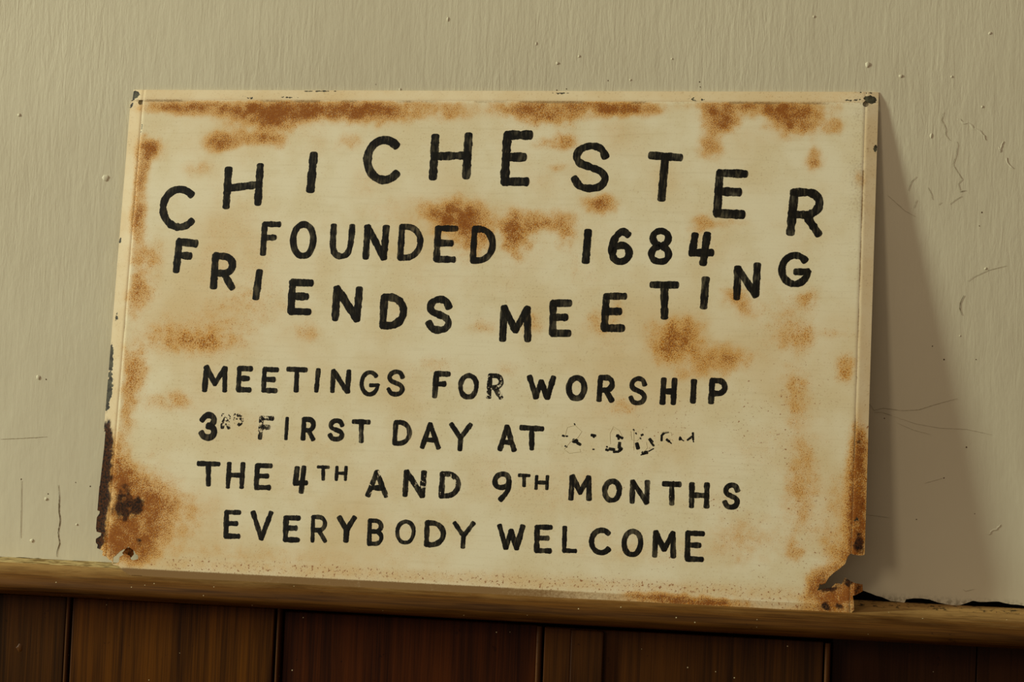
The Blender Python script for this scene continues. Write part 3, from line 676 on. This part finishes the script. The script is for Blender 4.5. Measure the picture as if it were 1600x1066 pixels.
def patch(name, u0, u1, v0, v1, step, mat, label=None, mask=True):
    nu = max(2, int(round((u1 - u0) / step)) + 1); nv = max(2, int(round((v1 - v0) / step)) + 1)
    us = np.linspace(u0, u1, nu); vs = np.linspace(v0, v1, nv)
    U, Vv = np.meshgrid(us, vs); U = U.ravel().copy(); Vv = Vv.ravel().copy()
    idx = np.arange(nu * nv).reshape(nv, nu)
    Q = np.stack([idx[:-1, :-1], idx[:-1, 1:], idx[1:, 1:], idx[1:, :-1]], -1).reshape(-1, 4)
    cu = U[Q].mean(1); cv = Vv[Q].mean(1)
    # small overscan so the straight edges survive
    keep = np.ones(len(Q), bool)
    tornL = (cu < 60) & (cv < 170); tornR = (cu > 820) & (cv < 90)
    ko = in_poly(cu, cv, OUT)
    keep &= ko | ~(tornL | tornR)
    for h in HOLES:
        m = (np.abs(cu - h[0][0]) < 50) & (np.abs(cv - h[0][1]) < 50)
        keep &= ~(m & in_poly(cu, cv, h))
    Q = Q[keep]
    cnt = np.bincount(Q.ravel(), minlength=nu * nv)
    # pull the ragged boundary verts onto the traced outline
    gi, gj = np.divmod(np.arange(nu * nv), nu)
    full = np.where((gi == 0) | (gi == nv - 1), 2, 4)
    full = np.where((gj == 0) | (gj == nu - 1), full // 2, full)
    bnd = np.where((cnt > 0) & (cnt < full))[0]
    for i in bnd:
        b = min((nearest_on(U[i], Vv[i], pl_) for pl_ in [OUT] + HOLES), key=lambda z: z[0])
        if b[0] < step * 1.3:
            nu_, nv_ = b[1], b[2]
            U[i] = min(u1, max(u0, nu_)); Vv[i] = min(v1, max(v0, nv_))
    used = np.where(cnt > 0)[0]
    remap = -np.ones(nu * nv, int); remap[used] = np.arange(len(used))
    Q = remap[Q]; u = U[used]; v = Vv[used]
    w = sheet_w(u, v)
    n = len(used)
    thick = 1.2
    co = np.stack([u, -w, v], 1) * .001
    cob = np.stack([u, -w + thick, v], 1) * .001
    # rim walls along every boundary edge
    e = np.concatenate([Q[:, [0, 1]], Q[:, [1, 2]], Q[:, [2, 3]], Q[:, [3, 0]]])
    key = np.sort(e, 1); kk = key[:, 0].astype(np.int64) * (n + 1) + key[:, 1]
    uq, inv, ct = np.unique(kk, return_inverse=True, return_counts=True)
    be = e[ct[inv] == 1]
    side = np.stack([be[:, 1], be[:, 0], be[:, 0] + n, be[:, 1] + n], 1)
    allq = np.concatenate([Q, Q[:, ::-1] + n, side])
    me = bpy.data.meshes.new(name)
    me.vertices.add(2 * n)
    me.vertices.foreach_set('co', np.concatenate([co, cob]).astype(np.float32).ravel())
    me.loops.add(len(allq) * 4)
    me.loops.foreach_set('vertex_index', allq.ravel().astype(np.int32))
    me.polygons.add(len(allq))
    me.polygons.foreach_set('loop_start', (np.arange(len(allq)) * 4).astype(np.int32))
    sm = np.zeros(len(allq), bool); sm[:2 * len(Q)] = True
    me.polygons.foreach_set('use_smooth', sm)
    # split shading between face and cut edge
    me.update(calc_edges=True)
    se = me.attributes.new('sharp_edge', 'BOOLEAN', 'EDGE')
    ev = np.zeros(len(me.edges) * 2, np.int32); me.edges.foreach_get('vertices', ev); ev = np.sort(ev.reshape(-1, 2), 1)
    ek = ev[:, 0].astype(np.int64) * (2 * n + 1) + ev[:, 1]
    bk = np.sort(be, 1); bk2 = np.sort(be + n, 1)
    bset = np.concatenate([bk[:, 0].astype(np.int64) * (2 * n + 1) + bk[:, 1], bk2[:, 0].astype(np.int64) * (2 * n + 1) + bk2[:, 1]])
    se.data.foreach_set('value', np.isin(ek, bset))
    sign_attrs(me, np.concatenate([u, u]), np.concatenate([v, v]))
    me.validate(); me.update()
    o = link(name, me, mat, sign)
    if label:
        o['label'] = label
    return o


S = 1.5
patch('face_sheet', R_LEFT, SIGN_W - R_RIGHT, R_BOT, SIGN_H - R_TOP, S, M_SIGN)
patch('folded_rim', 0, SIGN_W, SIGN_H - R_TOP, SIGN_H, 1.3, M_RIM, 'cream top rim with small chips')
patch('folded_rim', -2.5, R_LEFT, R_BOT, SIGN_H - R_TOP, 1.1, M_RIM, 'left rim rusted away and dark towards the bottom')
patch('folded_rim', SIGN_W - R_RIGHT, SIGN_W, R_BOT, SIGN_H - R_TOP, 1.2, M_RIM, 'right rim broken off above the torn corner')
patch('folded_rim', 0, SIGN_W, 0, R_BOT, 1.2, M_RIM, 'dirty bottom rim resting on the rail')


def solid_poly(name, poly, wfun, thick, mat, label=None, attrs=True):
    """small bent scrap of sheet in sign coordinates"""
    bm = bmesh.new()
    vs = [bm.verts.new((x, 0, y)) for x, y in poly]
    f = bm.faces.new(vs)
    bmesh.ops.triangulate(bm, faces=[f])
    bmesh.ops.subdivide_edges(bm, edges=bm.edges[:], cuts=4, use_grid_fill=True)
    bmesh.ops.triangulate(bm, faces=bm.faces[:])
    me = bpy.data.meshes.new(name)
    bm.to_mesh(me); bm.free()
    u = np.array([v.co.x for v in me.vertices]); v = np.array([q.co.z for q in me.vertices])
    w = wfun(u, v)
    for i, q in enumerate(me.vertices):
        q.co = (u[i] * .001, -w[i] * .001, v[i] * .001)
    sign_attrs(me, u, v)
    for nm, val in (('corrosion', .42), ('rust', .85)):
        for q in me.attributes[nm].data:
            q.value = max(q.value, val)
    o = link(name, me, mat, sign)
    md = o.modifiers.new('thickness', 'SOLIDIFY'); md.thickness = thick * .001; md.offset = 0
    if label:
        o['label'] = label
    return o


solid_poly('torn_flap', DATA_FLAP2, lambda u, v: -.6 - np.clip(u - 890, 0, 99) * .9 + .8 * (vnoise(u / 4, v / 4, 5) - .5), 1.2, M_SIGN, 'brown torn flap bent back at the lower right corner')
hc = np.array(DATA_HOLE)
solid_poly('torn_flap', [(hc[:, 0].mean() + a, hc[:, 1].mean() + b) for a, b in ((-5, 3), (-1, 9), (3, 10), (7, 7), (8, 2), (5, -2), (1, -4), (0, 0), (-2, -1))],
           lambda u, v: -3.0 - .35 * np.clip(u - hc[:, 0].mean(), -9, 20), 1.0, M_SIGN, 'rust flap inside the hole at the lower left corner')

# ------------------------------------------------------------------ lettering
def arc(cx, cy, rx, ry, a0, a1, n=18):
    return [(cx + rx * math.cos(math.radians(a0 + (a1 - a0) * i / n)), cy - ry * math.sin(math.radians(a0 + (a1 - a0) * i / n))) for i in range(n + 1)]


def spline(pts, n=6, closed=False):
    P_ = [np.array(p, float) for p in pts]
    out = []
    m = len(P_)
    for i in range(m if closed else m - 1):
        g = (lambda k: P_[k % m]) if closed else (lambda k: P_[min(m - 1, max(0, k))])
        p0, p1, p2, p3 = g(i - 1), g(i), g(i + 1), g(i + 2)
        for k in range(n):
            s = k / n
            out.append(tuple(.5 * ((2 * p1) + (p2 - p0) * s + (2 * p0 - 5 * p1 + 4 * p2 - p3) * s * s + (3 * p1 - p0 - 3 * p2 + p3) * s ** 3)))
    out.append(tuple(P_[0] if closed else P_[-1]))
    return out


def bowl(x0, x1, y0, y1, r=.5):
    """open bowl to the right from (x0,y0) round to (x0,y1)"""
    rx = (x1 - x0) * r
    return [(x0, y0)] + [(x1 - rx + rx * math.sin(math.pi * i / 16), (y0 + y1) / 2 - (y1 - y0) / 2 * math.cos(math.pi * i / 16)) for i in range(17)] + [(x0, y1)]


GL = {
    'A': [[(.5, 0), (0, 1)], [(.5, 0), (1, 1)], [(.24, .68), (.78, .69)]],
    'B': [[(0, 0), (0, 1)], bowl(0, .93, 0, .47), bowl(0, 1, .47, 1)],
    'C': [[(x * 1.12, y) for x, y in arc(.52, .5, .52, .5, 47, 318, 28)]],
    'D': [[(0, 0), (0, 1)], bowl(0, 1, 0, 1, .72)],
    'E': [[(0, 0), (0, 1)], [(0, 0), (1, 0)], [(0, .47), (.78, .47)], [(0, 1), (.97, 1)]],
    'F': [[(0, 0), (0, 1)], [(0, 0), (1, 0)], [(0, .47), (.72, .45)]],
    'G': [arc(.5, .5, .5, .5, 42, 352, 30), [(1, .57), (.56, .58)]],
    'H': [[(0, 0), (0, 1)], [(1, 0), (1, 1)], [(0, .5), (1, .5)]],
    'I': [[(0, 0), (0, 1)]],
    'L': [[(0, 0), (0, 1)], [(0, 1), (1, 1)]],
    'M': [[(.04, 0), (0, 1)], [(.04, 0), (.5, .72)], [(.5, .72), (.96, .02)], [(.96, .02), (1, 1)]],
    'N': [[(0, 0), (0, 1)], [(.02, 0), (.96, 1)], [(1, 0), (.97, 1)]],
    'O': [spline([(.5, 0), (.16, .13), (0, .42), (.05, .74), (.25, .95), (.5, 1), (.78, .94), (.97, .68), (1, .38), (.84, .11)], 5, True)],
    'P': [[(0, 0), (0, 1)], bowl(0, 1, 0, .60)],
    'R': [[(0, 0), (0, 1)], bowl(0, .95, 0, .55), [(.48, .55), (1, 1)]],
    'S': [spline([(.97, .24), (.82, .06), (.5, 0), (.17, .09), (.05, .26), (.17, .41), (.5, .50), (.84, .60), (.98, .76), (.84, .94), (.5, 1), (.18, .95), (0, .78)])],
    'T': [[(0, 0), (1, .01)], [(.5, 0), (.5, 1)]],
    'U': [spline([(0, 0), (0, .35), (.02, .68), (.16, .92), (.48, 1), (.80, .92), (.94, .68), (.99, .35), (1, 0)])],
    'V': [[(0, 0), (.45, 1)], [(1, 0), (.45, 1)]],
    'W': [[(0, 0), (.27, 1)], [(.27, 1), (.5, .22)], [(.5, .22), (.74, 1)], [(.74, 1), (1, 0)]],
    'Y': [[(0, 0), (.48, .54)], [(1, 0), (.48, .54)], [(.48, .54), (.44, 1)]],
    '1': [[(0, 0), (0, 1)]],
    '3': [spline([(.02, .22), (.3, .04), (.66, 0), (.95, .15), (.86, .36), (.52, .48)]), spline([(.52, .48), (.88, .56), (1, .75), (.84, .94), (.5, 1), (.18, .94), (.0, .80)])],
    '4': [[(.14, .02), (.05, .62)], [(.0, .64), (1, .62)], [(.74, 0), (.62, 1)]],
    '6': [spline([(.90, .10), (.62, 0), (.3, .12), (.06, .4), (.02, .72), (.2, .94), (.52, 1), (.85, .92), (1, .72), (.86, .52), (.54, .46), (.2, .54), (.05, .70)])],
    '8': [spline([(.5, 0), (.16, .08), (.06, .24), (.2, .40), (.5, .48), (.84, .58), (.98, .76), (.84, .94), (.5, 1), (.14, .94), (0, .76), (.14, .58), (.5, .48), (.82, .40), (.94, .24), (.84, .08)], 4, True)],
    '9': [spline([(.96, .30), (.86, .08), (.54, 0), (.16, .08), (.0, .28), (.12, .48), (.46, .53), (.82, .46), (.96, .30)]), spline([(.96, .28), (.97, .5), (.78, .75), (.42, 1)])],
}


def brush(strokes, sw, seed, lift=.10):
    """painted strokes (lists of (u, v) mm) as one thin film of paint on the sheet"""
    V = []; F = []
    r = random.Random(seed)
    for si, st in enumerate(strokes):
        p = [np.array(q, float) for q in st]
        # resample
        out = [p[0]]
        for a, b in zip(p[:-1], p[1:]):
            L_ = np.linalg.norm(b - a)
            k = max(1, int(round(L_ / .8)))
            for i in range(1, k + 1):
                out.append(a + (b - a) * i / k)
        n = len(out)
        closed = np.linalg.norm(out[0] - out[-1]) < .3 and n > 12
        T = []
        for i in range(n):
            if closed:
                d = out[(i + 1) % (n - 1)] - out[(i - 1) % (n - 1)]
            else:
                d = out[min(n - 1, i + 2)] - out[max(0, i - 2)]
            T.append(d / (np.linalg.norm(d) + 1e-9))
        sec = []
        hw = sw / 2 * (1 + (r.random() - .5) * .10)
        fs = r.random() * 100
        def width(i):
            return hw * (1 + .20 * (float(fbm(fs + i * .16, 0, 5)) - .5) * 2)
        if not closed:
            for f in (.96, .86, .62, .32):
                sec.append((out[0] - T[0] * hw * .80 * f, T[0], width(0) * (1 - f ** 3.6) ** .5))
        for i in range(n):
            sec.append((out[i], T[i], width(i if not closed else min(i, n - 1 - i))))
        if not closed:
            for f in (.32, .62, .86, .96):
                sec.append((out[-1] + T[-1] * hw * .80 * f, T[-1], width(n) * (1 - f ** 3.6) ** .5))
        base = len(V)
        lf = lift + si * .035
        for k, (c, t_, w_) in enumerate(sec):
            nn = np.array([-t_[1], t_[0]])
            j1 = (float(vnoise(fs + k * .9, 3, 2)) - .5) * .35; j2 = (float(vnoise(fs + k * .9, 9, 2)) - .5) * .35
            for s, hh in ((-1, .0), (-.55, 1), (.55, 1), (1, 0)):
                q = c + nn * (w_ * s + (j1 if s == -1 else j2 if s == 1 else 0) * min(1, w_ / 2))
                V.append((q[0], q[1], .05 + lf * hh))
            if k:
                a = base + (k - 1) * 4; b = base + k * 4
                for s in range(3):
                    F.append((a + s, b + s, b + s + 1, a + s + 1))
    A = np.array(V)
    w = sheet_w(A[:, 0], A[:, 1]) + A[:, 2]
    co = np.stack([A[:, 0], -w, A[:, 1]], 1) * .001
    return mesh('letter', co, F, True)


THIN = {'CHICHESTER': .25, 'FOUNDED': .3, '1684': .12, 'MEETING': .3, 'MONTHS': .35, 'EVERYBODY': .25, 'AND': .3}
for k, (word, g, (TL, TR, BL), sw, wear) in enumerate(DATA_LETTERS):
    TL, TR, BL = np.array(TL), np.array(TR), np.array(BL)
    ex, ey = TR - TL, BL - TL
    r = random.Random(1000 + k)
    sts = []
    for st in GL[g]:
        jx, jy = (r.random() - .5) * .02, (r.random() - .5) * .02
        sts.append([TL + ex * (x + jx) + ey * (y + jy) for x, y in st])
    o = link('numeral' if g.isdigit() else 'letter', brush(sts, sw * (1.06 if k < 36 else 1.0), 7 * k + 1), M_PAINT, sign)
    o['wear'] = float(wear)
    o['thin'] = THIN.get(word, .22) + (.25 if word in ('FIRST', 'DAY') and g in 'FTD' else 0) + .10 * r.random()
    if wear > .3:
        o['label'] = 'faded, partly worn away black paint'

# the worn-off time: a few black flakes left and the ridges of old brush marks
V0 = [brush([[np.array(q) for q in pts_]] if len(pts_) > 1 else [pts_], w, 4000 + k, .08) for k, (w, pts_) in enumerate(DATA_FLAKES)]
bm = bmesh.new()
for me in V0:
    bm.from_mesh(me)
me = bpy.data.meshes.new('flakes'); bm.to_mesh(me); bm.free()
fl = link('worn_lettering', me, M_PAINT, sign)
fl['wear'] = .2
fl['label'] = 'last black flakes of a time that has worn off'
fl['thin'] = .2
M_FAINT = mat_flat('faint_paint_ridge', srgb(218, 202, 156), .6)
for k, pts_ in enumerate(DATA_GHOST):
    link('paint_ridge', brush([[np.array(q) for q in pts_]], .6, 6000 + k, .10), M_FAINT, sign)
